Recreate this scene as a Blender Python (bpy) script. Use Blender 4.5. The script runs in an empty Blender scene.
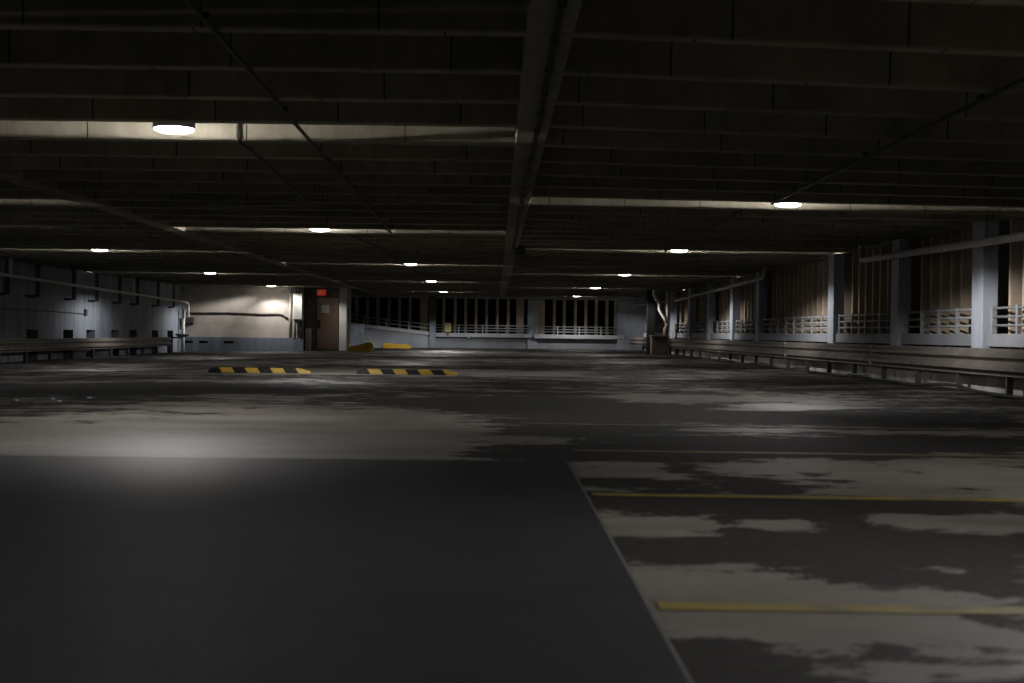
import bpy, bmesh, math, random
from mathutils import Vector, Matrix
random.seed(4)
sc = bpy.context.scene
col = sc.collection
PI = math.pi

# ------------------------------------------------------------------ helpers
class MB:
    def __init__(self): self.bm = bmesh.new()
    def box(self, x0, x1, y0, y1, z0, z1, bev=0.0):
        b = self.bm
        t = bmesh.new()
        vs = [t.verts.new((x, y, z)) for x in (x0, x1) for y in (y0, y1) for z in (z0, z1)]
        for f in ((0,1,3,2),(4,6,7,5),(0,4,5,1),(2,3,7,6),(0,2,6,4),(1,5,7,3)):
            t.faces.new([vs[i] for i in f])
        if bev:
            bmesh.ops.bevel(t, geom=t.edges[:], offset=bev, segments=2, affect='EDGES', profile=0.5)
        self._add(t); return self
    def _add(self, t, M=None):
        mp = {}
        for v in t.verts:
            mp[v] = self.bm.verts.new(M @ v.co if M else v.co)
        for f in t.faces:
            try: self.bm.faces.new([mp[v] for v in f.verts]).smooth = f.smooth
            except ValueError: pass
        t.free()
    def prism(self, pts, axis, a0, a1):
        """closed outline pts (2D) extruded along axis from a0 to a1; a0/a1"""
        def P(p, a):
            if axis == 'X': return (a, p[0], p[1])
            if axis == 'Y': return (p[0], a, p[1])
            return (p[0], p[1], a)
        A = [self.bm.verts.new(P(p, a0)) for p in pts]
        B = [self.bm.verts.new(P(p, a1)) for p in pts]
        n = len(pts)
        self.bm.faces.new(A); self.bm.faces.new(B[::-1])
        for i in range(n):
            self.bm.faces.new([A[i], B[i], B[(i+1) % n], A[(i+1) % n]])
        return self
    def tube(self, pts, r, seg=10, smooth=True):
        pts = [Vector(p) for p in pts]
        rings = []
        n = len(pts)
        up = None
        for i, p in enumerate(pts):
            d = ((pts[min(i+1, n-1)] - pts[max(i-1, 0)])).normalized()
            if up is None:
                up = Vector((0, 0, 1)) if abs(d.z) < .9 else Vector((1, 0, 0))
            u = (up - d * up.dot(d)).normalized(); w = d.cross(u); up = u
            rr = r[i] if isinstance(r, (list, tuple)) else r
            rings.append([self.bm.verts.new(p + (u*math.cos(2*PI*k/seg) + w*math.sin(2*PI*k/seg))*rr) for k in range(seg)])
        for a, b in zip(rings, rings[1:]):
            for k in range(seg):
                f = self.bm.faces.new([a[k], a[(k+1) % seg], b[(k+1) % seg], b[k]]); f.smooth = smooth
        self.bm.faces.new(rings[0][::-1]); self.bm.faces.new(rings[-1])
        return self
    def lathe(self, prof, cx=0, cy=0, seg=28):
        rings = []
        for r, z in prof:
            if r < 1e-6: rings.append([self.bm.verts.new((cx, cy, z))])
            else: rings.append([self.bm.verts.new((cx + r*math.cos(2*PI*k/seg), cy + r*math.sin(2*PI*k/seg), z)) for k in range(seg)])
        for a, b in zip(rings, rings[1:]):
            for k in range(seg):
                k2 = (k+1) % seg
                if len(a) == 1 and len(b) == 1: continue
                if len(a) == 1: f = self.bm.faces.new([a[0], b[k], b[k2]])
                elif len(b) == 1: f = self.bm.faces.new([a[k], b[0], a[k2]])
                else: f = self.bm.faces.new([a[k], b[k], b[k2], a[k2]])
                f.smooth = True
        return self
    def sweep(self, prof, path):
        """closed 2D profile (offset to the right of travel, height) swept along a horizontal path"""
        path = [Vector(p) for p in path]; n = len(path); rings = []
        for i, p in enumerate(path):
            d = path[min(i+1, n-1)] - path[max(i-1, 0)]; d.z = 0; d.normalize()
            s = Vector((d.y, -d.x, 0))
            rings.append([self.bm.verts.new(p + s*q[0] + Vector((0, 0, q[1]))) for q in prof])
        m = len(prof)
        for a, b in zip(rings, rings[1:]):
            for k in range(m): self.bm.faces.new([a[k], b[k], b[(k+1) % m], a[(k+1) % m]])
        self.bm.faces.new(rings[0]); self.bm.faces.new(rings[-1][::-1])
        return self
    def build(self, name, mat, parent=None, off=None):
        bmesh.ops.recalc_face_normals(self.bm, faces=self.bm.faces[:])
        if off: bmesh.ops.translate(self.bm, verts=self.bm.verts[:], vec=-Vector(off))
        me = bpy.data.meshes.new(name); self.bm.to_mesh(me); self.bm.free()
        me.materials.append(mat)
        o = bpy.data.objects.new(name, me); col.objects.link(o)
        if parent: o.parent = parent
        elif off: o.location = off
        return o

def tag(o, label=None, cat=None, group=None, kind=None):
    if label: o['label'] = label
    if cat: o['category'] = cat
    if group: o['group'] = group
    if kind: o['kind'] = kind
    return o
def thing(name, label, cat, loc=(0,0,0), group=None):
    o = bpy.data.objects.new(name, None); col.objects.link(o); o.location = loc
    o.empty_display_size = .1
    return tag(o, label, cat, group)
def struct(o, label, cat):
    return tag(o, label, cat, None, 'structure')
def copy_tree(o, loc, label, group=None):
    r = o.copy(); col.objects.link(r); r.location = loc; r['label'] = label
    if group: r['group'] = group
    for ch in list(o.children):
        c = ch.copy(); col.objects.link(c); c.parent = r
        for g in list(ch.children):
            d = g.copy(); col.objects.link(d); d.parent = c
    return r

# ------------------------------------------------------------------ materials
def newmat(name):
    m = bpy.data.materials.new(name); m.use_nodes = True
    nt = m.node_tree; b = nt.nodes['Principled BSDF']
    return m, nt, b
def N(nt, t, **kw):
    n = nt.nodes.new(t)
    for k, v in kw.items(): setattr(n, k, v)
    return n
def math_(nt, op, a, b=None, clamp=False):
    n = N(nt, 'ShaderNodeMath', operation=op, use_clamp=clamp)
    for i, v in enumerate((a, b)):
        if v is None: continue
        if isinstance(v, (int, float)): n.inputs[i].default_value = v
        else: nt.links.new(v, n.inputs[i])
    return n.outputs[0]
def noise(nt, vec, scale, detail=4, rough=.55, sc3=None):
    if sc3:
        mp = N(nt, 'ShaderNodeMapping'); mp.inputs['Scale'].default_value = sc3
        nt.links.new(vec, mp.inputs['Vector']); vec = mp.outputs[0]
    n = N(nt, 'ShaderNodeTexNoise'); n.inputs['Scale'].default_value = scale
    n.inputs['Detail'].default_value = detail; n.inputs['Roughness'].default_value = rough
    nt.links.new(vec, n.inputs['Vector']); return n.outputs['Fac']
def ramp(nt, fac, stops):
    r = N(nt, 'ShaderNodeValToRGB'); e = r.color_ramp.elements
    while len(e) < len(stops): e.new(.5)
    for el, (p, c) in zip(e, stops): el.position = p; el.color = (*c, 1)
    nt.links.new(fac, r.inputs['Fac']); return r.outputs['Color']
def mix(nt, fac, a, b, mode='MIX'):
    n = N(nt, 'ShaderNodeMix', data_type='RGBA', blend_type=mode)
    for i, v in ((0, fac), (6, a), (7, b)):
        if isinstance(v, (int, float)): n.inputs[i].default_value = v
        elif isinstance(v, tuple): n.inputs[i].default_value = (*v, 1)
        else: nt.links.new(v, n.inputs[i])
    return n.outputs[2]
def pos(nt): return N(nt, 'ShaderNodeNewGeometry').outputs['Position']
def bump(nt, b, h, s=.3, d=.01):
    n = N(nt, 'ShaderNodeBump'); n.inputs['Strength'].default_value = s; n.inputs['Distance'].default_value = d
    nt.links.new(h, n.inputs['Height']); nt.links.new(n.outputs[0], b.inputs['Normal'])

def mottled(name, c0, c1, scale=2.0, rough=.7, sc3=None, metal=0.0, spec=.5, bumpy=0.0):
    m, nt, b = newmat(name)
    p = pos(nt)
    f = noise(nt, p, scale, 5, .6, sc3)
    nt.links.new(ramp(nt, f, [(.3, c0), (.7, c1)]), b.inputs['Base Color'])
    b.inputs['Roughness'].default_value = rough; b.inputs['Metallic'].default_value = metal
    b.inputs['Specular IOR Level'].default_value = spec
    if bumpy: bump(nt, b, noise(nt, p, scale*8, 3), bumpy)
    return m

# floor: worn pale concrete with dark stains
DARK = [(0.55,3.18,.13,.17),(.93,3.32,.08,.08),(1.33,3.68,.08,.1),(1.3,4.27,.33,.21),(1.11,4.44,.19,.09),(.78,4.99,.49,.31),(1.5,5.05,.5,.31),(1.24,6.24,1.05,.26),(.72,7.14,.2,.2),(1.34,7.24,.18,.4),(1.39,8.84,.99,.5),(2.78,9.84,1.1,.64),(.73,10.11,.7,1.34),(.15,9.04,.44,.62),(.55,12.28,.68,1.14),(-4.66,17.74,1.73,1.4),(.04,14.68,.82,1.22),(-2.32,10.11,.13,.19),(-1.97,10.07,.13,.19),(1.12,15.34,.86,1.11),(1.7,13.18,.92,.66),(3.16,12.75,1.34,.92),(1.39,5.76,.12,.25),(1.72,7.5,.1,.3),(1.05,7.75,.12,.25),(2.35,7.9,.12,.25),(.95,5.5,.1,.2)]
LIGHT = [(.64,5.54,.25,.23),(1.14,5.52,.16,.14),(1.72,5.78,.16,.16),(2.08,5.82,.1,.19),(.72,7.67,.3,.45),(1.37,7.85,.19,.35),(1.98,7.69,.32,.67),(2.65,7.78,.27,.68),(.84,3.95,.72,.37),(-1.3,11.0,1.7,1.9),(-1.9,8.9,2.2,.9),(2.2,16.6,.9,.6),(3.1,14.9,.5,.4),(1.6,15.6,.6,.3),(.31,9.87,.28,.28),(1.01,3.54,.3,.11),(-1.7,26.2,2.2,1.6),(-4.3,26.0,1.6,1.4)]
def floor_mat():
    m, nt, b = newmat('worn_concrete_floor')
    p = pos(nt)
    w = N(nt, 'ShaderNodeTexNoise'); w.inputs['Scale'].default_value = 3.2; w.inputs['Detail'].default_value = 10; w.inputs['Roughness'].default_value = .78
    nt.links.new(p, w.inputs['Vector'])
    sub = N(nt, 'ShaderNodeVectorMath', operation='SUBTRACT'); sub.inputs[1].default_value = (.5, .5, .5)
    nt.links.new(w.outputs['Color'], sub.inputs[0])
    scl = N(nt, 'ShaderNodeVectorMath', operation='SCALE'); scl.inputs['Scale'].default_value = .75
    nt.links.new(sub.outputs[0], scl.inputs[0])
    add = N(nt, 'ShaderNodeVectorMath', operation='ADD'); nt.links.new(p, add.inputs[0]); nt.links.new(scl.outputs[0], add.inputs[1])
    wp = add.outputs[0]
    acc = None
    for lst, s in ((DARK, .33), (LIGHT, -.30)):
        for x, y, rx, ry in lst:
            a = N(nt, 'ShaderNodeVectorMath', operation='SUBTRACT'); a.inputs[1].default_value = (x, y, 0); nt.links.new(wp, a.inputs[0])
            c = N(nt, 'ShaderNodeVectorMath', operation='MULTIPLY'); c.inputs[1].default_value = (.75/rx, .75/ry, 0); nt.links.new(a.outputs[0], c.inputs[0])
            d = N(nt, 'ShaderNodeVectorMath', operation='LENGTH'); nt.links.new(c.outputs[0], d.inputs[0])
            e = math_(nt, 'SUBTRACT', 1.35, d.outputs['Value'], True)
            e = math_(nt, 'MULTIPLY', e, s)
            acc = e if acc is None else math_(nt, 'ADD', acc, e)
    n1 = noise(nt, p, .9, 6, .62)
    n2 = noise(nt, p, .22, 3, .5)
    t = math_(nt, 'ADD', math_(nt, 'MULTIPLY', n1, .8), math_(nt, 'MULTIPLY', n2, .35))
    n3 = noise(nt, p, 1.0, 7, .68, (.55, 2.2, 1))
    t = math_(nt, 'ADD', t, math_(nt, 'MULTIPLY', math_(nt, 'SUBTRACT', n3, .5), .85))
    n4 = noise(nt, p, 4.2, 10, .74, (.7, 1.35, 1))
    t = math_(nt, 'ADD', t, math_(nt, 'MULTIPLY', math_(nt, 'SUBTRACT', n4, .5), 1.25))
    t = math_(nt, 'ADD', t, acc)
    sy = N(nt, 'ShaderNodeSeparateXYZ'); nt.links.new(wp, sy.inputs[0])
    g = N(nt, 'ShaderNodeMapRange', interpolation_type='SMOOTHSTEP')   # more dark cover across the floor beyond the stalls
    for i, q in ((1, 11.5), (2, 16.0), (3, 0.0), (4, .06)): g.inputs[i].default_value = q
    nt.links.new(sy.outputs['Y'], g.inputs[0])
    t = math_(nt, 'ADD', t, g.outputs[0])
    mask = ramp(nt, t, [(.545, (0,0,0)), (.625, (1,1,1))])
    fine = noise(nt, p, 14, 4, .7)
    light = ramp(nt, fine, [(.3, (.135,.125,.107)), (.7, (.205,.189,.162))])
    n5 = noise(nt, p, .8, 5, .6, (.6, 1.4, 1))
    light = mix(nt, ramp(nt, n5, [(.38, (1,1,1)), (.66, (0,0,0))]), light, (.085,.078,.066))
    dark = ramp(nt, fine, [(.3, (.014,.0137,.0133)), (.7, (.032,.0312,.030))])
    c = mix(nt, mask, light, dark)
    nt.links.new(c, b.inputs['Base Color'])
    nt.links.new(mix(nt, mask, (.56,.56,.56), (.72,.72,.72)), b.inputs['Roughness'])
    nt.links.new(mix(nt, mask, (.34,.34,.34), (.06,.06,.06)), b.inputs['Specular IOR Level'])
    bump(nt, b, noise(nt, p, 30, 4), .25, .004)
    return m
M = {}
M['floor'] = floor_mat()
M['overlay'] = mottled('dark_asphalt_coating', (.020,.0212,.0235), (.028,.0292,.0315), 3, .52, spec=.14, bumpy=.15)
M['edge'] = mottled('pale_edge_strip', (.04,.039,.036), (.075,.072,.067), 6, .8)

def yellow_line_mat(wear):
    m, nt, b = newmat('worn_yellow_paint')
    p = pos(nt)
    f = noise(nt, p, 5, 6, .7)
    c = ramp(nt, f, [(wear, (.06,.053,.033)), (wear+.1, (.135,.102,.011)), (wear+.3, (.195,.148,.012))])
    nt.links.new(c, b.inputs['Base Color']); b.inputs['Roughness'].default_value = .6
    return m
M['line'] = yellow_line_mat(.36)
M['wornline'] = yellow_line_mat(.5)

def ceiling_mat():
    m, nt, b = newmat('board_marked_ceiling_concrete')
    p = pos(nt)
    n1 = noise(nt, p, 1.1, 6, .65)
    n2 = noise(nt, p, 9, 4, .6, (1, 1, .35))
    t = math_(nt, 'ADD', math_(nt, 'MULTIPLY', n1, .65), math_(nt, 'MULTIPLY', n2, .35))
    c = ramp(nt, t, [(.3, (.14,.135,.098)), (.5, (.25,.24,.183)), (.68, (.35,.335,.26))])
    # form joints across each joist face
    mp = N(nt, 'ShaderNodeMapping'); mp.inputs['Location'].default_value = (.31, .35, 0)
    nt.links.new(p, mp.inputs['Vector'])
    br = N(nt, 'ShaderNodeTexBrick'); br.inputs['Scale'].default_value = 1
    br.inputs['Brick Width'].default_value = 1.42; br.inputs['Row Height'].default_value = 1.195
    br.inputs['Mortar Size'].default_value = .008; br.inputs['Mortar Smooth'].default_value = .5
    br.offset = .37; br.squash = .7; br.squash_frequency = 3
    nt.links.new(mp.outputs[0], br.inputs['Vector'])
    c = mix(nt, br.outputs['Fac'], c, (.02,.0185,.0145))
    nt.links.new(c, b.inputs['Base Color']); b.inputs['Roughness'].default_value = .85
    b.inputs['Specular IOR Level'].default_value = .2
    bump(nt, b, n2, .3, .01)
    return m
M['ceil'] = ceiling_mat()
M['bluewall'] = mottled('blue_grey_painted_concrete', (.10,.118,.145), (.20,.227,.267), 1.2, .65, (3,3,.5), bumpy=.1)
M['bluecol'] = mottled('blue_grey_column_paint', (.30,.33,.39), (.40,.43,.49), 1.6, .6, (3,3,.6))
M['warmwall'] = mottled('warm_off_white_wall', (.31,.275,.235), (.45,.41,.36), 1.3, .75, (1,1,1), bumpy=.1)
M['fin'] = mottled('tan_precast_concrete', (.34,.27,.195), (.52,.43,.325), 1.6, .8, (4,4,.5))
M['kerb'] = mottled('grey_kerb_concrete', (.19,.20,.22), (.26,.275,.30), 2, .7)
M['farkerb'] = mottled('lightened_grey_concrete', (.42,.44,.47), (.54,.56,.6), 2, .7)  # kerb grey lightened to stand in for stronger light at the far end
M['farfin'] = mottled('lightened_tan_precast', (.40,.33,.24), (.55,.46,.35), 1.6, .8, (4,4,.5))  # fin tan lightened so the far fins look better lit
M['farrail'] = mottled('lightened_grey_rail', (.36,.38,.40), (.5,.52,.54), 4, .5)  # rail grey lightened in place of light on the far railings
M['base'] = mottled('stained_base_concrete', (.14,.135,.125), (.33,.32,.30), 1.5, .8, (1,1,1.5), bumpy=.2)
M['ramp'] = mottled('blue_grey_parapet', (.18,.20,.225), (.32,.345,.375), .9, .75)
M['galv'] = mottled('weathered_galvanised_steel', (.10,.088,.075), (.175,.157,.137), 3, .55, metal=.15)
M['steel_dark'] = mottled('dark_steel', (.035,.034,.033), (.06,.058,.055), 4, .5)
M['rail'] = mottled('grey_painted_rail', (.22,.228,.24), (.31,.318,.33), 4, .5)
M['pipe'] = mottled('pale_pipe_paint', (.42,.41,.38), (.55,.54,.5), 4, .5)
M['conduit'] = mottled('grey_conduit', (.05,.049,.045), (.09,.087,.08), 5, .6, spec=.2)
M['darkconduit'] = mottled('dark_conduit', (.04,.038,.035), (.07,.065,.06), 5, .5)
M['cabinet'] = mottled('cream_cabinet_enamel', (.62,.60,.53), (.7,.68,.6), 2, .4)
M['door'] = mottled('brown_door_paint', (.30,.215,.17), (.36,.26,.205), 2, .45)
M['frame'] = mottled('dark_brown_door_frame', (.06,.045,.037), (.08,.06,.05), 3, .5)
M['recess'] = mottled('shade_darkened_recess_wall', (.10,.092,.085), (.17,.155,.145), 2, .8)  # base colour darkened to stand in for the recess shade
M['beigecol'] = mottled('beige_grey_column', (.50,.48,.45), (.62,.60,.56), 1.5, .7)
M['black'] = mottled('black_rubber', (.008,.008,.008), (.015,.015,.015), 6, .6, spec=.15)
M['yellow'] = mottled('safety_yellow', (.29,.185,.016), (.38,.245,.022), 5, .55)
M['curbyellow'] = mottled('scuffed_yellow_curb_paint', (.42,.25,.02), (.66,.42,.035), 6, .6)
M['paper'] = mottled('white_paper', (.78,.78,.76), (.84,.84,.82), 8, .6)
M['yellowsign'] = mottled('pale_yellow_sign', (.62,.55,.2), (.7,.62,.25), 8, .5)
M['rust'] = mottled('rusty_brown_steel', (.075,.047,.034), (.15,.1,.072), 6, .7)
M['whitehousing'] = mottled('lamp_housing_enamel', (.30,.28,.32), (.36,.34,.38), 4, .5)
M['cable'] = mottled('black_cable', (.015,.015,.015), (.03,.03,.03), 6, .45)
M['redbox'] = mottled('red_enamel', (.45,.03,.02), (.55,.04,.03), 6, .4)
def emis(name, c, s, base=(.8,.8,.8)):
    m, nt, b = newmat(name)
    b.inputs['Base Color'].default_value = (*base,1)
    b.inputs['Emission Color'].default_value = (*c, 1); b.inputs['Emission Strength'].default_value = s
    return m
LAMP = 9.0
RIM = 120.0
SIDE_W = 680.0
BAY_W = 26.0
M['lens'] = emis('lamp_lens_glow', (1.0, .96, .93), LAMP)
M['lensrim'] = emis('lamp_rim_glow', (1.0, .95, .9), RIM)
M['exit'] = emis('red_exit_face_glow', (1.0, .05, .03), .16, (.3,.03,.02))
M['exit_letters'] = emis('exit_letter_glow', (1.0, .28, .22), .30, (.4,.1,.1))
M['green'] = emis('green_indicator_glow', (.1, .9, .55), .6)

# ------------------------------------------------------------------ ground levels
def zf(x):
    return 0.0 if x > -4 else (x + 4) * .15 / 8.4
SOF = 2.44            # underside of the joists
SLAB = 2.82
XL, XR = -12.4, 7.05
# floor
m = MB()
xs = [-13.4, -12.4, -8, -4, 0, 4, 8.2]
for a, b in zip(xs, xs[1:]):
    za, zb = zf(a), zf(b)
    m.prism([(a, za), (b, zb), (b, -.4), (a, -.4)], 'Y', -12, 72)
bmesh.ops.remove_doubles(m.bm, verts=m.bm.verts[:], dist=1e-4)
struct(m.build('floor', M['floor']), 'worn concrete garage floor with dark stains', 'floor')
m = MB().box(-3.95, .415, -6, 8.15, -.02, .007)
struct(m.build('floor_patch', M['overlay']), 'smooth dark asphalt coating patch in the near left floor', 'floor')
m = MB().prism([(.415, 0.0), (.430, 0.0), (.426, .0075), (.415, .0075)], 'Y', -6, 8.17)
struct(m.build('trim_1', M['edge']), 'thin pale edge along the dark floor coating', 'trim')
# parking lines
for Y, x0, lab in ((3.87, .45, 'blurred yellow parking line nearest the camera'),
                   (6.53, .45, 'bright yellow parking line, second from the camera, starting at the dark coating'),
                   (9.0, .5, 'faint yellow parking line just beyond the dark coating corner'),
                   (11.6, .3, 'very faint yellow parking line, farthest of the painted lines')):
    m = MB(); n = 40; x1 = 6.5; h = .055
    pts = [(x0 + (x1-x0)*i/n, Y - h - .03*(x1-x0)*i/n + random.uniform(-.006, .006)) for i in range(n+1)]
    pts += [(x0 + (x1-x0)*i/n, Y + h - .03*(x1-x0)*i/n + random.uniform(-.006, .006)) for i in range(n, -1, -1)]
    tag(m.prism(pts, 'Z', .0005, .003).build('parking_line', M['line'] if Y < 8 else M['wornline']), lab, 'parking line', 'yellow parking lines')

# ------------------------------------------------------------------ ceiling
struct(MB().box(-13, 8.4, -12, 72, SLAB, SLAB+.25).build('ceiling', M['ceil']), 'dark concrete ceiling slab above the joists', 'ceiling')
def joist_profile():
    return [(-.075, SOF), (-.068, SOF-.006), (.068, SOF-.006), (.075, SOF), (.105, SLAB+.02), (-.105, SLAB+.02)]
mid_j = MB().prism(joist_profile(), 'X', -5.42, .17).build('ceiling_joist', M['ceil'])
left_j = MB().prism(joist_profile(), 'X', -12.6, -5.68).build('ceiling_joist', M['ceil'])
first = {'l': 1, 'm': 1}
k = -16
joistY = []
while 8.075 + 1.195*k < 67:
    joistY.append(8.075 + 1.195*k); k += 1
for y in joistY:
    for key, src, lab in (('m', mid_j, 'dark concrete ceiling joist in the middle bay'), ('l', left_j, 'dark concrete ceiling joist in the left bay')):
        if first.get(key): o = src; first[key] = 0
        else: o = src.copy(); col.objects.link(o)
        o.location = (0, y, 0)
        struct(o, lab, 'joist'); o['group'] = lab.replace('dark concrete ceiling joist', 'ceiling joists')
    # right bay: soffits fall gently to the right near the camera
    t = .045 * max(0, min(1, 1 - y/22))
    mm = MB(); mm.prism([(p[0], p[1]) for p in joist_profile()], 'X', .40, 7.3)
    for v in mm.bm.verts:
        if v.co.z < SLAB-.05: v.co.z -= (v.co.x - .40) * t
    o = mm.build('ceiling_joist', M['ceil']); o.location = (0, y, 0)
    struct(o, 'dark concrete ceiling joist in the right bay', 'joist'); o['group'] = 'ceiling joists in the right bay'
struct(MB().box(.15, .42, -12, 67.3, SOF-.012, SLAB+.02, .012).build('ceiling_beam', M['ceil']), 'long concrete beam running away down the middle of the ceiling', 'beam')
struct(MB().box(-5.70, -5.40, -12, 67.3, SOF-.012, SLAB+.02, .012).build('ceiling_beam', M['ceil']), 'long concrete beam along the ceiling between left and middle bays', 'beam')
struct(MB().box(-13, 8.2, 67.2, 67.9, SOF-.085, SLAB+.02).build('ceiling_beam', M['farkerb']), 'concrete edge beam across the far end', 'beam')
struct(MB().box(7.0, 7.5, -12, 67.3, SOF-.02, SLAB+.02).build('ceiling_beam', M['ceil']), 'concrete edge beam above the right side fins', 'beam')

# ------------------------------------------------------------------ ceiling lights
# the wide throw of the lamp's refractor: full to 60 degrees off the vertical, gone by 80, widest across the aisle
def make_optic(name, ang, pw):
    ld = bpy.data.lights.new(name, 'POINT')
    ld.energy = SIDE_W; ld.shadow_soft_size = .07; ld.color = (1, .965, .94); ld.use_nodes = True
    _lamp_nodes(ld, ang, pw)
    return ld
def _lamp_nodes(ld, ang, pw):
    nt = ld.node_tree; em = nt.nodes['Emission']
    d = N(nt, 'ShaderNodeNewGeometry').outputs['Incoming']
    sp = N(nt, 'ShaderNodeSeparateXYZ'); nt.links.new(d, sp.inputs[0])
    def mr(v, a, b, c, e):
        n = N(nt, 'ShaderNodeMapRange', interpolation_type='SMOOTHSTEP')
        for i, q in enumerate((None, a, b, c, e)):
            if q is not None: n.inputs[i].default_value = q
        nt.links.new(v, n.inputs[0]); return n.outputs[0]
    down = math_(nt, 'MULTIPLY', sp.outputs['Z'], -1.0)
    hz2 = math_(nt, 'SUBTRACT', 1.0, math_(nt, 'MULTIPLY', down, down))
    xa = math_(nt, 'ADD', math_(nt, 'MULTIPLY', sp.outputs['X'], math.cos(ang)), math_(nt, 'MULTIPLY', sp.outputs['Y'], math.sin(ang)))
    x2 = math_(nt, 'MULTIPLY', xa, xa)
    az = math_(nt, 'DIVIDE', x2, math_(nt, 'MAXIMUM', hz2, .001))
    az = math_(nt, 'POWER', az, pw)
    wide = math_(nt, 'MULTIPLY', mr(down, .14, .30, 0, 1.6), az)
    core = math_(nt, 'ADD', mr(down, .34, .6, 0, .25), mr(down, .78, .99, 0, .12))
    alen = math_(nt, 'MULTIPLY', mr(down, .32, .54, 0, .4), math_(nt, 'POWER', math_(nt, 'SUBTRACT', 1.0, math_(nt, 'DIVIDE', x2, math_(nt, 'MAXIMUM', hz2, .001))), 2.0))
    core = math_(nt, 'ADD', core, math_(nt, 'MULTIPLY', alen, math_(nt, 'SUBTRACT', 1.0, down)))
    g = math_(nt, 'MAXIMUM', math_(nt, 'MULTIPLY', wide, mr(down, .3, .9, 1, .05)), core)
    nt.links.new(g, em.inputs['Strength'])
lamp_data = make_optic('lamp_glow', 0.0, 3.4)
fin_aim_data = make_optic('fin_aim_glow', math.radians(28), 2.8)   # right-hand row: lobe swung in the nodes, added to brighten the fins
far_data = make_optic('far_lamp_glow', math.radians(112), 1.6)      # last of the middle row: lobe aimed to brighten ramp and far fins
# extra point light added under each lamp, shaped to wash its bay's joist faces
bay_data = bpy.data.lights.new('bay_fill', 'POINT')
bay_data.energy = BAY_W; bay_data.shadow_soft_size = .02; bay_data.color = (1, .915, .88); bay_data.use_nodes = True
def _bay_nodes():
    nt = bay_data.node_tree; em = nt.nodes['Emission']
    d = N(nt, 'ShaderNodeNewGeometry').outputs['Incoming']
    sp = N(nt, 'ShaderNodeSeparateXYZ'); nt.links.new(d, sp.inputs[0])
    ay = math_(nt, 'MAXIMUM', math_(nt, 'ABSOLUTE', sp.outputs['Y']), .1)
    q = math_(nt, 'DIVIDE', sp.outputs['Z'], ay)
    a = math_(nt, 'GREATER_THAN', q, .235); b = math_(nt, 'LESS_THAN', q, .62)
    g = math_(nt, 'DIVIDE', math_(nt, 'MULTIPLY', a, b), math_(nt, 'POWER', ay, 1.4))
    nt.links.new(g, em.inputs['Strength'])
_bay_nodes()
def make_light():
    t = thing('ceiling_light', 'x', 'ceiling light', (0,0,0), 'round ceiling lights')
    h = MB().lathe([(0, .05), (.17, .05), (.178, .035), (.178, -.022), (.172, -.029), (0, -.029)]).build('housing', M['whitehousing'], t)
    MB().lathe([(.0, -.0295), (.166, -.0295), (.165, -.038), (.152, -.047), (.0, -.047)]).build('lens_rim', M['lensrim'], t)
    MB().lathe([(.151, -.0475), (.125, -.057), (.09, -.064), (.05, -.068), (0, -.069)]).build('lens', M['lens'], t)
    e = bpy.data.objects.new('lamp_glow', lamp_data); col.objects.link(e); e.parent = t; e.location = (0, 0, -.16)
    e = bpy.data.objects.new('bay_fill', bay_data); col.objects.link(e); e.parent = t; e.location = (0, 0, -.145)
    MB().tube([(0,0,.05), (0,0,SLAB-SOF-.045)], .022).build('stem', M['conduit'], t)
    MB().box(-.055, .055, -.055, .055, SLAB-SOF-.11, SLAB-SOF-.05, .006).build('junction_box', M['conduit'], t)
    return t
proto = make_light()
spots = [(-2.79, 12.28, 'lit round ceiling light hanging nearest the camera, on the left'),
 (-3.01, 24.23, 'lit ceiling light of the middle bay, second from the camera'),
 (-2.21, 36.16, 'lit ceiling light of the middle bay, third from the camera'),
 (-2.20, 48.11, 'lit ceiling light of the middle bay, fourth from the camera'),
 (-2.24, 60.06, 'lit ceiling light of the middle bay, farthest from the camera'),
 (3.73, 18.24, 'lit ceiling light of the right bay, nearest and largest of that row'),
 (3.71, 28.99, 'lit ceiling light of the right bay, second from the camera'),
 (3.69, 40.95, 'lit ceiling light of the right bay, third from the camera'),
 (3.68, 52.9, 'lit ceiling light of the right bay, fourth from the camera'),
 (3.65, 64.85, 'lit ceiling light of the right bay, farthest from the camera'),
 (-8.74, 31.38, 'lit ceiling light of the left bay, nearest in view'),
 (-8.71, 43.33, 'lit ceiling light of the left bay, second in view'),
 (-8.75, 55.3, 'lit ceiling light glowing on the pale wall left of the brown door'),
 (-8.74, 19.43, 'ceiling light of the left bay just outside the view'),
 (-8.74, 7.48, 'ceiling light of the left bay level with the camera'),
 (-2.8, .33, 'ceiling light of the middle bay above the camera'),
 (3.74, 6.29, 'ceiling light of the right bay just outside the view'),
 ]
for i, (x, y, lab) in enumerate(spots):
    t = .045 * max(0, min(1, 1 - y/22)) * (x - .4) if x > .4 else 0
    loc = (x, y, SOF + .05 - t)
    if i == 0: proto.location = loc; proto['label'] = lab
    else:
        o = copy_tree(proto, loc, lab)
        opt = fin_aim_data if x > 3 and y < 60 else far_data if -3 < x < 0 and y > 55 else lamp_data
        for ch in o.children:
            if ch.type == 'LIGHT' and ch.data == lamp_data: ch.data = opt

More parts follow.
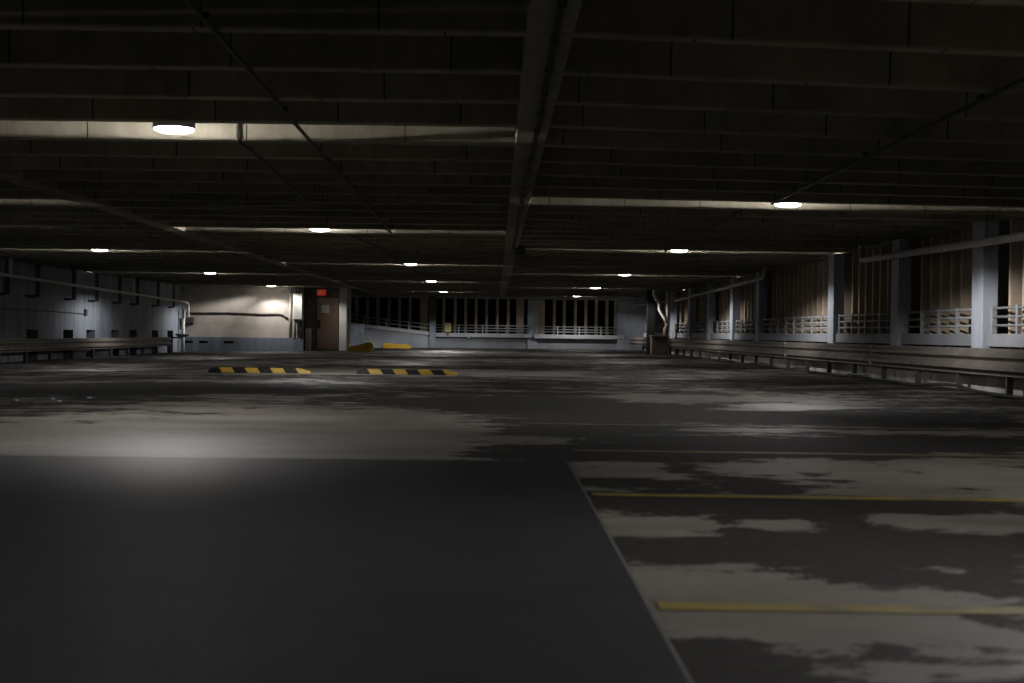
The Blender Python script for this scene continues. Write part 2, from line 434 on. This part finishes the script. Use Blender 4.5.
# ------------------------------------------------------------------ conduits on the ceiling
def conduit(name, label, pts, r, mat, couplings=(), cat='conduit', group=None):
    t = thing(name, label, cat, pts[0], group)
    o = Vector(pts[0])
    MB().tube([Vector(p)-o for p in pts], r).build('run', mat, t)
    for a, b in couplings:
        MB().tube([Vector(a)-o, Vector(b)-o], r*1.45).build('coupling', mat, t)
    return t
def along(x, y0, y1, z, step, x1=None):
    x1 = x if x1 is None else x1
    out = []; y = y0 + step*.5
    while y < y1:
        f = (y-y0)/(y1-y0); xx = x + (x1-x)*f
        out.append(((xx, y, z), (xx, y+.06, z))); y += step
    return out
conduit('ceiling_conduit', 'grey conduit clamped under the middle ceiling beam', [(.315, 4, SOF-.04), (.315, 28, SOF-.04)], .019, M['conduit'], along(.315, 4, 28, SOF-.04, .9), group='ceiling conduits')
conduit('ceiling_conduit', 'long thin conduit crossing the joists of the middle bay, left of the beam', [(-1.52, 3, SOF-.025), (-1.6, 8, SOF-.025), (-1.66, 12.5, SOF-.025), (-1.70, 16, SOF-.025), (-1.80, 24.2, SOF-.025)], .016, M['conduit'], along(-1.55, 6, 22, SOF-.025, 3.2, -1.77), group='ceiling conduits')
conduit('ceiling_conduit', 'short conduit dropping from the lit joist beside the nearest ceiling light', [(-2.33, 12.745, SOF+.3), (-2.33, 12.745, SOF+.03), (-2.32, 12.79, SOF-.022), (-2.30, 13.2, SOF-.025), (-2.44, 17.5, SOF-.025), (-2.46, 18.4, SOF-.025)], .014, M['conduit'], group='ceiling conduits')
conduit('ceiling_conduit', 'thin conduit crossing far joists of the middle bay beyond the second light', [(-2.62, 24.6, SOF-.02), (-2.3, 29, SOF-.025), (-2.3, 36, SOF-.025), (-2.15, 44, SOF-.025)], .016, M['conduit'], group='ceiling conduits')
def zr(x, y): return SOF - .045*max(0, min(1, 1-y/22))*(x-.4) - .022
conduit('ceiling_conduit', 'thin conduit crossing the right bay joists toward the nearest right light', [(3.2, 5, zr(3.2,5)), (3.24, 8.8, zr(3.24, 8.8)), (3.33, 13, zr(3.33,13)), (3.42, 17.7, zr(3.42,17.7))], .016, M['conduit'], along(3.24, 8, 17, zr(3.3, 12), 3), group='ceiling conduits')
conduit('ceiling_conduit', 'thin conduit crossing right bay joists beyond the nearest right light', [(3.25, 18.9, SOF+.1), (3.25, 18.95, SOF-.02), (3.28, 20, SOF-.022), (3.33, 25.5, SOF-.022), (3.36, 28.4, SOF-.022)], .016, M['conduit'], group='ceiling conduits')
t = thing('ceiling_junction_box', 'small dark box hanging under the middle ceiling beam', 'junction box', (.47, 28.3, SOF-.012))
MB().box(-.12, .1, -.1, .1, -.13, 0, .01).build('body', M['steel_dark'], t)
MB().box(-.1, .08, -.107, -.1, -.115, -.015, .002).build('cover', M['darkconduit'], t)

# ------------------------------------------------------------------ right side
cols = [6.6, 11.1, 15.7, 20.2, 24.4, 29.07, 37.3, 41.4, 46.0, 50.5, 55.8, 61.5]
ordn = ['', '', '', 'nearest', 'second', 'third', 'fourth', 'fifth', 'sixth', 'seventh', 'eighth', 'ninth']
for i, y in enumerate(cols):
    m = MB().box(6.85, XR+.02, y-.23, y+.23, .595, SOF-.015, .008)
    lab = f'blue-grey concrete column on the right side, {ordn[i]} from the camera' if ordn[i] else 'blue-grey concrete column on the right side outside the view'
    struct(m.build('column', M['bluecol']), lab, 'column')
struct(MB().box(6.87, 7.35, -12, 68, 0, .60).build('wall_right', M['base']), 'low stained concrete wall along the right side', 'wall')
bays = [(cols[i]+.26, cols[i+1]-.26) for i in range(len(cols)-1)] + [(61.76, 67.2)]
bay_lab = ['', '', 'cut off by the right edge of the view', 'just beyond the nearest blue-grey column', 'between the second and third columns', 'in the long bay below the brightest fins',
           'between the fourth and fifth columns', 'between the fifth and sixth columns', 'between the sixth and seventh columns', 'between the seventh and eighth columns', 'between the eighth and ninth columns', 'last before the far corner']
for i, (a, b) in enumerate(bays):
    if i < 2: lab0 = 'outside the view'
    else: lab0 = bay_lab[i]
    k = MB().box(6.90, 7.12, a, b, .63, .81, .008).build('trim_%d' % (i+2), M['kerb'])
    struct(k, f'pale concrete kerb beam under the right railing {lab0}', 'kerb')
    t = thing('railing', f'grey bar railing on the right side, {lab0}', 'railing', (6.97, a, .81), 'railings along the right side')
    L = b - a
    for z in (.115, .235, .355):
        MB().tube([(0, .02, z), (0, L-.02, z)], .019, 8).build('rail', M['rail'], t)
    n = max(3, round(L/1.0))
    for q in range(n+1):
        yy = .06 + (L-.12)*q/n
        MB().box(-.025, .025, yy-.035, yy+.035, 0, .39, .004).build('post', M['rail'], t)
# fins on the right: separate blades, daylightless night behind
fin0 = MB().prism([(0, -.03), (.006, -.036), (.33, -.05), (.33, .05), (.006, .036), (0, .03)], 'Z', .60, SOF+.36).build('wall_fin', M['fin'])
y = 12.0; fi = 0
fin_lab = 'tan vertical concrete fin in the row along the right side'
while y < 67:
    if all(abs(y - c) > .33 for c in cols):
        o = fin0 if fi == 0 else fin0.copy()
        if fi: col.objects.link(o)
        o.location = (7.14, y, 0); fi += 1
        tag(o, fin_lab, 'fin', 'concrete fins along the right side')
    y += .515
# guard rail profile (offset to the right of travel, height)
def w_profile():
    f = [(0, .0), (-.0, .03), (-.075, .075), (-.075, .115), (-.0, .165), (0, .195), (-.075, .245), (-.075, .285), (0, .33), (0, .36)]
    return f
def w_closed(flip=1):
    f = [(a*flip, z) for a, z in w_profile()]
    bk = [(a + .012*flip, z) for a, z in reversed(w_profile())]
    return f + bk
t = thing('guardrail', 'long weathered steel guardrail along the foot of the right side', 'guardrail', (6.62, 12, 0))
yy = 0.0
while yy < 49:
    a, b = yy - .12, min(yy + 4.12, 52.4)
    off = .004 * (int(yy/4) % 2)
    MB().sweep([(p[0]-off, p[1]+.25) for p in w_closed()], [(0, a, 0), (0, b, 0)]).build('rail_section', M['galv'], t)
    yy += 4.0
MB().sweep([(p[0]-.002, p[1]+.25) for p in w_closed()], [(0, 52.2, 0), (0, 52.9, 0), (-.03, 53.6, 0), (-.12, 54.1, 0), (-.3, 54.5, 0)]).build('end_section', M['galv'], t)
for q in range(27):
    py = .4 + q*2.0
    if py > 53: break
    MB().box(.015, .10, py-.03, py+.03, 0, .58, .004).build('post', M['steel_dark'], t)
    MB().box(.10, .255, py-.05, py+.05, .36, .52, .004).build('bracket', M['steel_dark'], t)
for py in (12.9, 20.2, 24.2, 36.3):
    m = MB()
    m.tube([(-.085, py-.14, .60), (-.015, py-.03, .47), (-.09, py+.10, .42), (-.085, py-.22, .29)], .014, 6)
    m.build('splice_strap', M['rail'], t)
# cable along the foot of the wall
m = MB(); pts = []
for i in range(140):
    yy = 14 + i*.2
    pts.append((6.40 + .06*math.sin(yy*1.7) + .03*math.sin(yy*4.1+1), yy, .03 + .05*max(0, math.sin(yy*1.3+.6)) ))
tag(m.tube(pts, .022, 8).build('cable', M['cable']), 'loose dark cable snaking along the floor below the right guardrail', 'cable')

# white drain pipes on the right
def drain(name, label, pts, r, hangers, mat=None, flanges=()):
    t = thing(name, label, 'pipe', pts[0], 'pale drain pipes'); o = Vector(pts[0])
    MB().tube([Vector(p)-o for p in pts], r, 14).build('pipe_run', mat or M['pipe'], t)
    for h in hangers:
        h = Vector(h)
        MB().tube([h - o, Vector((h.x, h.y, SOF+.05)) - o], .009, 6).build('hanger', M['darkconduit'], t)
    for a, b in flanges:
        MB().tube([Vector(a)-o, Vector(b)-o], r*1.18, 14).build('collar', mat or M['pipe'], t)
    return t
def elbow(p, a, b, r, n=6):
    p, a, b = Vector(p), Vector(a), Vector(b)
    out = []
    s, e = p + a*r, p + b*r
    for i in range(n+1):
        f = i/n
        out.append(s*(1-f)**2 + p*2*f*(1-f) + e*f*f)
    return out
P = lambda y: (6.70, y, 2.05 + (y-18)*.0125)
pts = [P(12.0), P(15), P(18), P(21), P(25.4)]
e = elbow((6.70, 26.1, 2.15), (0,-1,-.0125), (0,0,1), .2)
drain('drain_pipe', 'pale drain pipe sloping past the nearest columns on the right', pts + e + [(6.70, 26.1, SOF+.1)], .055, [P(16.5), P(19.4), P(23)],
      flanges=[((6.70, y, P(y)[2]), (6.70, y+.07, P(y+.07)[2])) for y in (17.2, 19.0, 21.2, 23.8)])
Q = lambda y: (6.70, y, 2.20 - (y-35)*.0098)
e = elbow((6.70, 35.6, 2.2), (0,0,1), (0,1,0), .18)
drain('drain_pipe', 'pale drain pipe sloping down the far right side to the standpipe', [(6.70, 35.6, SOF+.1)] + e + [Q(38), Q(44), Q(53.2)], .05, [Q(39), Q(45), Q(50)])
drain('drain_pipe', 'short pale drain pipe from the standpipe to the far right corner', [(6.68, 54.6, 2.06), (6.68, 60, 2.08), (6.68, 66.0, 2.11), (6.5, 66.9, 2.12), (6.5, 67.15, 2.3), (6.5, 67.15, SOF-.1)], .05, [(6.68, 57.5, 2.08), (6.68, 64, 2.1)])
# standpipe group at the far right
t = thing('standpipe', 'pale crooked standpipe rising from a rusty base at the far right', 'pipe', (6.33, 53.4, 0))
MB().tube([(.1,0,.9), (.1,0,SOF-.03)], .075, 14).build('riser', M['pipe'], t)
MB().tube([(-.40,-.02,SOF-.03), (-.40,-.02,2.25), (-.36,-.02,2.12), (-.24,-.02,2.0), (-.20,-.02,1.88), (-.20,-.02,1.72), (-.14,-.02,1.58), (0,-.02,1.38), (.08,-.02,1.2)], .07, 14).build('branch_pipe', M['pipe'], t)
MB().tube([(.05,0,.68), (.05,0,.95), (.1,0,1.1)], [.1,.1,.08], 14).build('lower_pipe', M['rust'], t)
b = MB().box(-.5, .12, -.28, .28, 0, .70, .02).build('base', M['rust'], t)
MB().box(-.53, .15, -.31, .31, .66, .72, .01).build('base_cap', M['rust'], t)
MB().box(-.62, -.30, .3, .62, 0, SOF-.02, .01).build('dark_gap_post', M['black'], t)  # added black post, stands in for the dark gap behind the pipes
# ------------------------------------------------------------------ far end wall
struct(MB().box(-3.1, 7.35, 67.55, 67.85, 0, .55).build('wall_far', M['ramp']), 'low blue-grey parapet wall at the far end', 'wall')
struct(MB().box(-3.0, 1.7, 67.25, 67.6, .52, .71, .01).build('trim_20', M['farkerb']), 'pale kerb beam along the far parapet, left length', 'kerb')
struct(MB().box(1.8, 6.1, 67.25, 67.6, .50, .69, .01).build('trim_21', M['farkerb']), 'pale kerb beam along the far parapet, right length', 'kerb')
struct(MB().box(5.75, 7.4, 67.3, 67.9, 0, SOF, .01).build('column', M['bluecol']), 'wide blue-grey pier in the far right corner', 'column')
struct(MB().box(1.5, 1.95, 67.45, 67.95, 0, SOF, .01).build('column', M['bluecol']), 'grey column in the middle of the far wall', 'column')
for x, lab in ((1.14, 'left of the grey far column'), (2.13, 'right of the grey far column'), (-3.45, 'beside the ramp rail')):
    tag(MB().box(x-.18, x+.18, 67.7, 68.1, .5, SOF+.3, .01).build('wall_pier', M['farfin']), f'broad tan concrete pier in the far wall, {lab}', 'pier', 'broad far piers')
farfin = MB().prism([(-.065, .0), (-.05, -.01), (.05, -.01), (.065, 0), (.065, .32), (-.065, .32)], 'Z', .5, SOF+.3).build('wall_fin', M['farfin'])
fx = [-6.65,-6.14,-5.64,-5.11,-4.61,-4.11,-2.5,-1.96,-1.46,-.96,-.46,.05,.57, 2.77,3.25,3.78,4.28,4.78,5.29,5.7]
for i, x in enumerate(fx):
    o = farfin if i == 0 else farfin.copy()
    if i: col.objects.link(o)
    o.location = (x, 67.78, 0)
    if x < -3: lab, g = 'narrow tan concrete fin in the dark opening above the sloping ramp wall', 'far fins above the ramp'
    elif x < 1: lab, g = 'narrow tan concrete fin in the far opening between ramp and grey column', 'far fins in the middle'
    else: lab, g = 'narrow tan concrete fin in the far opening right of the grey column', 'far fins on the right'
    tag(o, lab, 'fin', g)
def straight_rail(label, x0, x1, y, z0, zt, step, slope=0.0, hs=(.12, .24, .37)):
    t = thing('railing', label, 'railing', (x0, y, z0), 'railings across the far end')
    L = x1 - x0
    for h in hs:
        MB().tube([(0, 0, h), (L, 0, h + slope*L)], .02, 8).build('rail', M['farrail'], t)
    n = max(2, round(L/step))
    for q in range(n+1):
        xx = L*q/n
        MB().box(xx-.03, xx+.03, -.03, .03, slope*xx - (.0 if slope == 0 else .02), .40 + slope*xx, .004).build('post', M['farrail'], t)
    return t
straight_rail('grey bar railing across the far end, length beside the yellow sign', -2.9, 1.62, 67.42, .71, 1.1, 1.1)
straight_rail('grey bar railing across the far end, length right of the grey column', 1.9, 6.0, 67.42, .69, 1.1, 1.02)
# ramp rising to the left
m = MB().prism([(-2.99, 0), (-2.99, .60), (-8.4, 1.17), (-8.4, -.1)], 'Y', 66.6, 66.85)
struct(m.build('wall_ramp', M['ramp']), 'sloping ramp wall rising to the left at the far end', 'wall')
m = MB().prism([(-2.99, .58), (-2.99, .74), (-8.4, 1.31), (-8.4, 1.15)], 'Y', 66.5, 66.95)
struct(m.build('trim_22', M['farkerb']), 'pale sloping cap on the ramp wall', 'trim')
t = straight_rail('grey bar railing sloping up along the ramp wall', -8.3, -3.05, 66.75, 1.30, 1.6, 1.05, slope=-.1054, hs=(.16, .34))
m = MB().box(-6.6, -5.95, 63.8, 64.3, 0, 1.05, .01).build('wall_stub', M['bluewall'])
struct(m, 'short blue-grey wall end beside the beige column', 'wall')
t = thing('steel_post', 'dark post with a brownish upper part at the foot of the ramp', 'post', (-2.96, 66.3, 0))
MB().box(-.15, .15, -.1, .1, 0, 1.25, .01).build('lower_shaft', M['bluewall'], t)
MB().box(-.17, .17, -.12, .12, 1.25, SOF-.02, .01).build('upper_shaft', M['recess'], t)
t = thing('sign', 'small plain yellow sign on the far kerb beam', 'sign', (-2.27, 67.2, .70))
MB().box(-.15, .15, -.012, .012, .05, .48, .004).build('panel', M['yellowsign'], t)
MB().box(-.03, .03, .012, .05, -.15, .45, .003).build('bracket', M['steel_dark'], t)
t = thing('mounted_indicator_light', 'tiny green indicator light on the far parapet', 'light', (-1.28, 67.22, .5))
MB().lathe([(0, .03), (.03, .02), (.04, 0), (.03, -.02), (0, -.03)]).build('lens', M['green'], t)
MB().box(-.05, .05, .02, .06, -.045, .045, .004).build('base', M['steel_dark'], t)
# yellow curbs
def curb(label, x0, x1, y, prof):
    pts = prof
    m = MB()
    m.prism(pts, 'Y', y-.16, y+.16)
    bmesh.ops.bevel(m.bm, geom=[e for e in m.bm.edges], offset=.025, segments=2, affect='EDGES')
    tag(m.build('curb', M['curbyellow']), label, 'curb', 'yellow curbs')
z0 = -.02
curb('yellow curb with raised rounded end beside the beige column', 0, 0, 53.2, [(-5.5, z0), (-4.66, z0), (-4.58, .08), (-4.56, .24), (-4.64, .33), (-4.78, .34), (-4.9, .27), (-5.1, .22), (-5.5, .17)])
curb('low yellow curb lying at the foot of the ramp wall', 0, 0, 62.6, [(-4.98, z0), (-3.75, z0), (-3.72, .1), (-3.85, .17), (-4.5, .2), (-4.9, .24), (-4.98, .18)])

# ------------------------------------------------------------------ door wall (left far)
DY = 56.2
def lv(x): return zf(x) - .02
struct(MB().prism([(-12.75, -.4), (-7.65, -.4), (-7.65, SLAB), (-12.75, SLAB)], 'Y', DY, DY+.4).build('wall_far_left', M['warmwall']), 'pale warm concrete wall beyond the left bay', 'wall')
m = MB()
# blue lower band with three vent holes
vents = [(-12.1, .37), (-11.5, .34), (-10.5, .4)]
xcur = -12.45; zlo, zhi = -.3, .44
vz0, vz1 = .19, .29
for vx, w in vents:
    m.box(xcur, vx-w/2, DY-.14, DY+.01, zlo, zhi)
    m.box(vx-w/2, vx+w/2, DY-.14, DY+.01, zlo, vz0)
    m.box(vx-w/2, vx+w/2, DY-.14, DY+.01, vz1, zhi)
    xcur = vx+w/2
m.box(xcur, -7.58, DY-.14, DY+.01, zlo, zhi)
struct(m.build('baseboard_far', M['bluewall']), 'blue-grey plinth along the foot of the pale wall', 'plinth')
for i, (vx, w) in enumerate(vents):
    t = MB()
    t.box(vx-w/2+.005, vx+w/2-.005, DY-.10, DY-.005, vz0+.005, vz1-.005)
    tag(t.build('vent', M['black']), ['black slot vent in the blue plinth, nearest the left corner', 'black slot vent in the blue plinth, middle of three', 'black slot vent in the blue plinth, nearest the door'][i], 'vent', 'plinth vents')
t = thing('electrical_cabinet', 'cream electrical cabinet on the pale wall left of the door', 'cabinet', (-7.80, DY, 1.15))
MB().box(-.17, .19, -.30, -.002, 0, 1.04, .012).build('body', M['cabinet'], t)
MB().box(-.155, .175, -.315, -.30, .03, 1.01, .006).build('door', M['cabinet'], t)
for x in (-.09, .02): MB().tube([(x, -.1, 1.02), (x, -.1, SOF-1.15+.1)], .028, 8).build('conduit', M['darkconduit'], t)
MB().tube([(-.11, -.12, .02), (-.11, -.12, -.72)], .04, 8).build('lower_conduit', M['darkconduit'], t)
MB().tube([(.13, -.12, .02), (.13, -.12, -.72)], .05, 8).build('lower_conduit', M['darkconduit'], t)
tag(MB().tube([(-8.12, DY-.05, .43), (-8.12, DY-.05, SOF)], .04, 10).build('conduit', M['pipe']), 'pale vertical conduit beside the cream cabinet', 'conduit')
m = MB().tube([(-12.2, DY-.05, 1.37), (-10.5, DY-.05, 1.40), (-9.2, DY-.05, 1.36), (-8.55, DY-.05, 1.38), (-8.45, DY-.06, 1.36), (-8.18, DY-.08, 1.20)], .026, 10)
tag(m.build('conduit', M['darkconduit']), 'dark conduit running across the pale wall to the cabinet', 'conduit')
# recess with the brown door
RY = 56.75
m = MB(); m.box(-7.75, -7.19, RY, RY+.3, -.1, SLAB); m.box(-6.22, -5.9, RY, RY+.3, -.1, SLAB); m.box(-7.19, -6.22, RY, RY+.3, 2.11, SLAB)
struct(m.build('wall_recess', M['recess']), 'dark recessed wall around the brown door', 'wall')
t = thing('door_1', 'brown steel door with white notice at the far left', 'door', (-6.71, RY, 0)); t['kind'] = 'structure'
MB().box(-.43, .43, .02, .07, .0, 2.06, .004).build('door_leaf', M['door'], t)
m = MB(); m.box(-.48, -.43, -.02, .1, 0, 2.11); m.box(.43, .48, -.02, .1, 0, 2.11); m.box(-.43, .43, -.02, .1, 2.06, 2.11)
m.build('door_frame', M['frame'], t)
hb = MB().box(-.42, -.30, -.01, .02, .82, 1.18, .004); hb.tube([(-.36, -.01, 1.0), (-.36, -.06, 1.0), (-.24, -.065, 1.0)], .014, 8)
hb.build('handle', M['steel_dark'], t)
MB().box(-.25, .06, .012, .019, 1.45, 1.77).build('notice', M['paper'], t)
t = thing('exit_sign', 'red exit sign above the brown door', 'sign', (-6.95, RY, 2.12))
MB().box(-.19, .19, -.09, -.002, 0, .27, .008).build('housing', M['steel_dark'], t)
MB().box(-.178, .178, -.096, -.09, .012, .258, .002).build('face', M['exit'], t)
m = MB()
def strokes(m, ch, x, z, w, h, s, y0, y1):
    if ch == 'E':
        m.box(x, x+s, y0, y1, z, z+h)
        for q in (0, (h-s)/2, h-s): m.box(x+s, x+w, y0, y1, z+q, z+q+s)
    elif ch == 'X':
        m.prism([(x, z), (x+s*1.2, z), (x+w, z+h), (x+w-s*1.2, z+h)], 'Y', y0, y1)
        m.prism([(x, z+h), (x+s*1.2, z+h), (x+w, z), (x+w-s*1.2, z)], 'Y', y0-.0005, y1)
    elif ch == 'I': m.box(x+w/2-s/2, x+w/2+s/2, y0, y1, z, z+h)
    elif ch == 'T':
        m.box(x, x+w, y0, y1, z+h-s, z+h); m.box(x+w/2-s/2, x+w/2+s/2, y0, y1, z, z+h-s)
for i, ch in enumerate('EXIT'):
    strokes(m, ch, -.15 + i*.078 - (.0 if i < 3 else .012), .06, .058, .15, .016, -.099, -.096)
m.build('lettering', M['exit_letters'], t)
struct(MB().box(-6.19, -5.9, DY, 57.9, -.06, SOF+.1, .01).build('column', M['beigecol']), 'beige-grey column right of the brown door', 'column')
t = thing('mounted_alarm', 'small red alarm device on the dark wall between cabinet and door', 'alarm', (-7.42, RY, 1.75))
MB().box(-.05, .05, -.06, -.002, 0, .2, .008).build('body', M['redbox'], t)
MB().box(-.03, .03, -.075, -.06, .12, .17, .004).build('strobe', M['paper'], t)
t = thing('meter_cabinet', 'slim grey cabinet standing on the floor left of the door', 'cabinet', (-7.46, RY-.15, -.06))
MB().box(-.1, .1, -.1, .14, 0, .88, .01).build('body', M['beigecol'], t)
MB().box(-.08, .08, -.112, -.1, .05, .83, .004).build('door', M['beigecol'], t)
struct(MB().box(-13, -5.95, RY+.3, RY+.5, -.3, SLAB).build('wall_behind', M['recess']), 'dark wall behind the door recess', 'wall')

# ------------------------------------------------------------------ left wall with slots and openings
slots = [36.2, 38.6, 41.9, 44.3, 47.0, 49.3, 52.3, 54.8]
opens = [(38.2,), (41.4,), (43.7,), (46.5,), (48.8,), (51.9,), (54.3,), (35.2,)]
holes = []
for s in slots:
    holes.append((s-.22, s+.2, 1.56, 2.50)); holes.append((s-1.0, s-.22, 1.53, 1.60))
for (s,) in opens: holes.append((s-.5, s+.45, -.5, .68))
yb = sorted(set([-12.0, 56.3] + [h[0] for h in holes] + [h[1] for h in holes]))
zb = sorted(set([-.6, SLAB] + [h[2] for h in holes] + [h[3] for h in holes]))
m = MB()
for a, b in zip(yb, yb[1:]):
    run = None
    for c, d in zip(zb, zb[1:]):
        cy, cz = (a+b)/2, (c+d)/2
        hole = any(h[0] < cy < h[1] and h[2] < cz < h[3] for h in holes)
        if not hole: run = (run[0], d) if run else (c, d)
        if (hole or d == zb[-1]) and run:
            m.box(XL-.3, XL, a, b, run[0], run[1]); run = None
struct(m.build('wall_left', M['bluewall']), 'blue-grey concrete wall with dark slots and square openings', 'wall')
struct(MB().box(XL-.9, XL-.85, -12, 57, -.6, SLAB).build('wall_outer', M['steel_dark']), 'dark outer wall seen through the openings', 'wall')
zfl = zf(XL)
t = thing('guardrail', 'weathered steel guardrail along the foot of the left wall', 'guardrail', (-11.9, 24, zfl))
yy = 0.0
while yy < 28.0:
    b = min(yy + 4.12, 28.6)
    off = .004 * (int(yy/4) % 2)
    MB().sweep([(p[0]+off, p[1]*.9+.27) for p in w_closed(-1)], [(0, yy-.12, 0), (0, b, 0)]).build('rail_section', M['galv'], t)
    yy += 4.0
for q in range(15):
    py = .3 + q*2.0
    MB().box(-.10, -.015, py-.05, py+.05, 0, .56, .004).build('post', M['steel_dark'], t)
    MB().box(-.5, -.10, py-.05, py+.05, .38, .52, .004).build('bracket', M['steel_dark'], t)
R = lambda y: (-11.85, y, 2.0 - (y-34)*.0112)
e1 = elbow((-11.85, 54.2, 1.77), (0,-1,0), (-.3,.95,0), .15)
e2 = elbow((-12.0, 55.6, 1.75), (0,-1,0), (0,0,-1), .18)
t = drain('drain_pipe', 'pale drain pipe sloping along the left wall to the far corner', [R(26), R(34), R(44), R(54.0), (-11.87, 54.6, 1.765)] + e2 + [(-12.0, 55.6, 1.2)], .042, [R(30), R(40), R(50)])
o = Vector(t.location)
for y in (34.8, 46.5):
    a = R(y); MB().tube([Vector(a)-o, Vector((a[0], a[1], SOF+.1))-o], .045, 12).build('drop_leg', M['pipe'], t)
tag(MB().tube([(XL+.03, 24, 1.20), (XL+.03, 36, 1.205), (XL+.03, 40, 1.19), (XL+.03, 42.9, 1.16)], .016, 8).build('conduit', M['darkconduit']), 'thin dark conduit along the middle of the left wall', 'conduit')
t = thing('outlet_box', 'small dark box at the end of the left wall conduit', 'outlet', (XL, 43.0, 1.10))
MB().box(.002, .07, -.1, .1, 0, .2, .006).build('body', M['steel_dark'], t)
MB().box(.07, .076, -.08, .08, .02, .18, .002).build('cover', M['darkconduit'], t)
t = thing('mounted_box', 'dark box below the end of the left drain pipe', 'box', (-12.15, 56.0, .95))
MB().box(-.14, .3, -.15, .18, 0, .26, .01).build('body', M['steel_dark'], t)
MB().box(-.11, .27, -.16, -.15, .03, .23, .004).build('cover', M['darkconduit'], t)
tag(MB().tube([(-12.22, 55.7, zfl-.01), (-12.22, 55.7, 1.5)], .07, 12).build('downspout', M['pipe']), 'pale vertical downspout in the far left corner', 'downspout')
t = thing('wall_basin', 'shiny metal basin bracketed in the far left corner', 'basin', (-12.0, 54.6, .5))
MB().lathe([(0, -.08), (.12, -.07), (.22, -.02), (.27, .04), (.285, .05), (.26, .055), (.2, .01), (.1, -.04), (0, -.05)]).build('bowl', M['rail'], t)
MB().box(-.38, .0, -.04, .04, -.12, -.06, .004).build('bracket', M['steel_dark'], t)
struct(MB().box(-13.2, 8.2, -12.3, -12, -.4, SLAB).build('wall_back', M['base']), 'concrete wall behind the camera', 'wall')

# ------------------------------------------------------------------ speed bumps
def speed_bump(label, x0, x1, y):
    t = thing('speed_bump', label, 'speed bump', (x0, y, 0), 'striped speed bumps')
    n = 8; L = x1 - x0; w = L/n
    prof = [(-.16, 0), (-.14, .028), (-.08, .07), (-.03, .085), (.03, .085), (.08, .07), (.14, .028), (.16, 0)]
    sl = .07
    for i in range(n):
        m = MB(); rings = []
        K = 4
        for k in range(K+1):
            xx = (i + k/K)*w
            tp = min(1, .45 + xx/.14*.55) if xx < .14 else (min(1, .45 + (L-xx)/.14*.55) if L-xx < .14 else 1)
            skew = 0 if (i == 0 and k == 0) or (i == n-1 and k == K) else 1
            rings.append([m.bm.verts.new((xx + skew*sl*(z/.075 - .5)*(-1), yy*(.75+.25*tp), z*tp)) for yy, z in prof])
        for a, b in zip(rings, rings[1:]):
            for j in range(len(prof)): m.bm.faces.new([a[j], a[(j+1) % len(prof)], b[(j+1) % len(prof)], b[j]])
        m.bm.faces.new(rings[0]); m.bm.faces.new(rings[-1][::-1])
        s = m.build('black_segment' if i % 2 == 0 else 'yellow_segment', M['black'] if i % 2 == 0 else M['yellow'], t)
        s['label'] = 'black rubber segment' if i % 2 == 0 else 'yellow segment'
speed_bump('black and yellow striped speed bump, left of the two', -4.96, -3.20, 24.7)
speed_bump('black and yellow striped speed bump, right of the two', -2.40, -.66, 24.7)

# small scattered debris on the left floor
for i in range(4):
    x, y = [(-4.9, 14.6), (-4.62, 14.9), (-4.4, 14.4), (-4.3, 15.1)][i]
    tag(MB().lathe([(0, .02), (.02, .015), (.03, .006), (.028, 0), (0, 0)], 0, 0, 7).build('debris_chip', M['kerb'], None), 'small pale chip of debris on the left floor', 'debris', 'debris chips').location = (x, y, zf(x))

# ------------------------------------------------------------------ world, camera
w = bpy.data.worlds.new('night'); sc.world = w; w.use_nodes = True
w.node_tree.nodes['Background'].inputs[0].default_value = (.5, .55, .7, 1)
w.node_tree.nodes['Background'].inputs[1].default_value = .0006
f = 1422.0
fw = Vector(((496-512)/f, (341.5-332.8)/f, -1)).normalized()     # world +Y in camera space
xr = Vector((1, -.012, 0)); xr = (xr - fw*xr.dot(fw)).normalized()  # world +X in camera space
up = xr.cross(fw)
R3 = Matrix((xr, fw, up))                                         # rows: world axes in camera space -> camera-to-world
cam = bpy.data.cameras.new('camera'); co = bpy.data.objects.new('camera', cam); col.objects.link(co)
M4 = R3.to_4x4(); M4.translation = (0, 0, .74)
co.matrix_world = M4
cam.lens = 50; cam.sensor_width = 36; cam.clip_start = .05; cam.clip_end = 300
cam.dof.use_dof = True; cam.dof.focus_distance = 32; cam.dof.aperture_fstop = 3.5
sc.camera = co
vs = sc.view_settings
vs.view_transform = 'Standard'; vs.look = 'None'; vs.gamma = 1; vs.exposure = -.4; vs.use_curve_mapping = False
sc.cycles.use_light_tree = True
sc.cycles.use_denoising = True
sc.cycles.max_bounces = 8; sc.cycles.diffuse_bounces = 5
sc.cycles.sample_clamp_indirect = 4
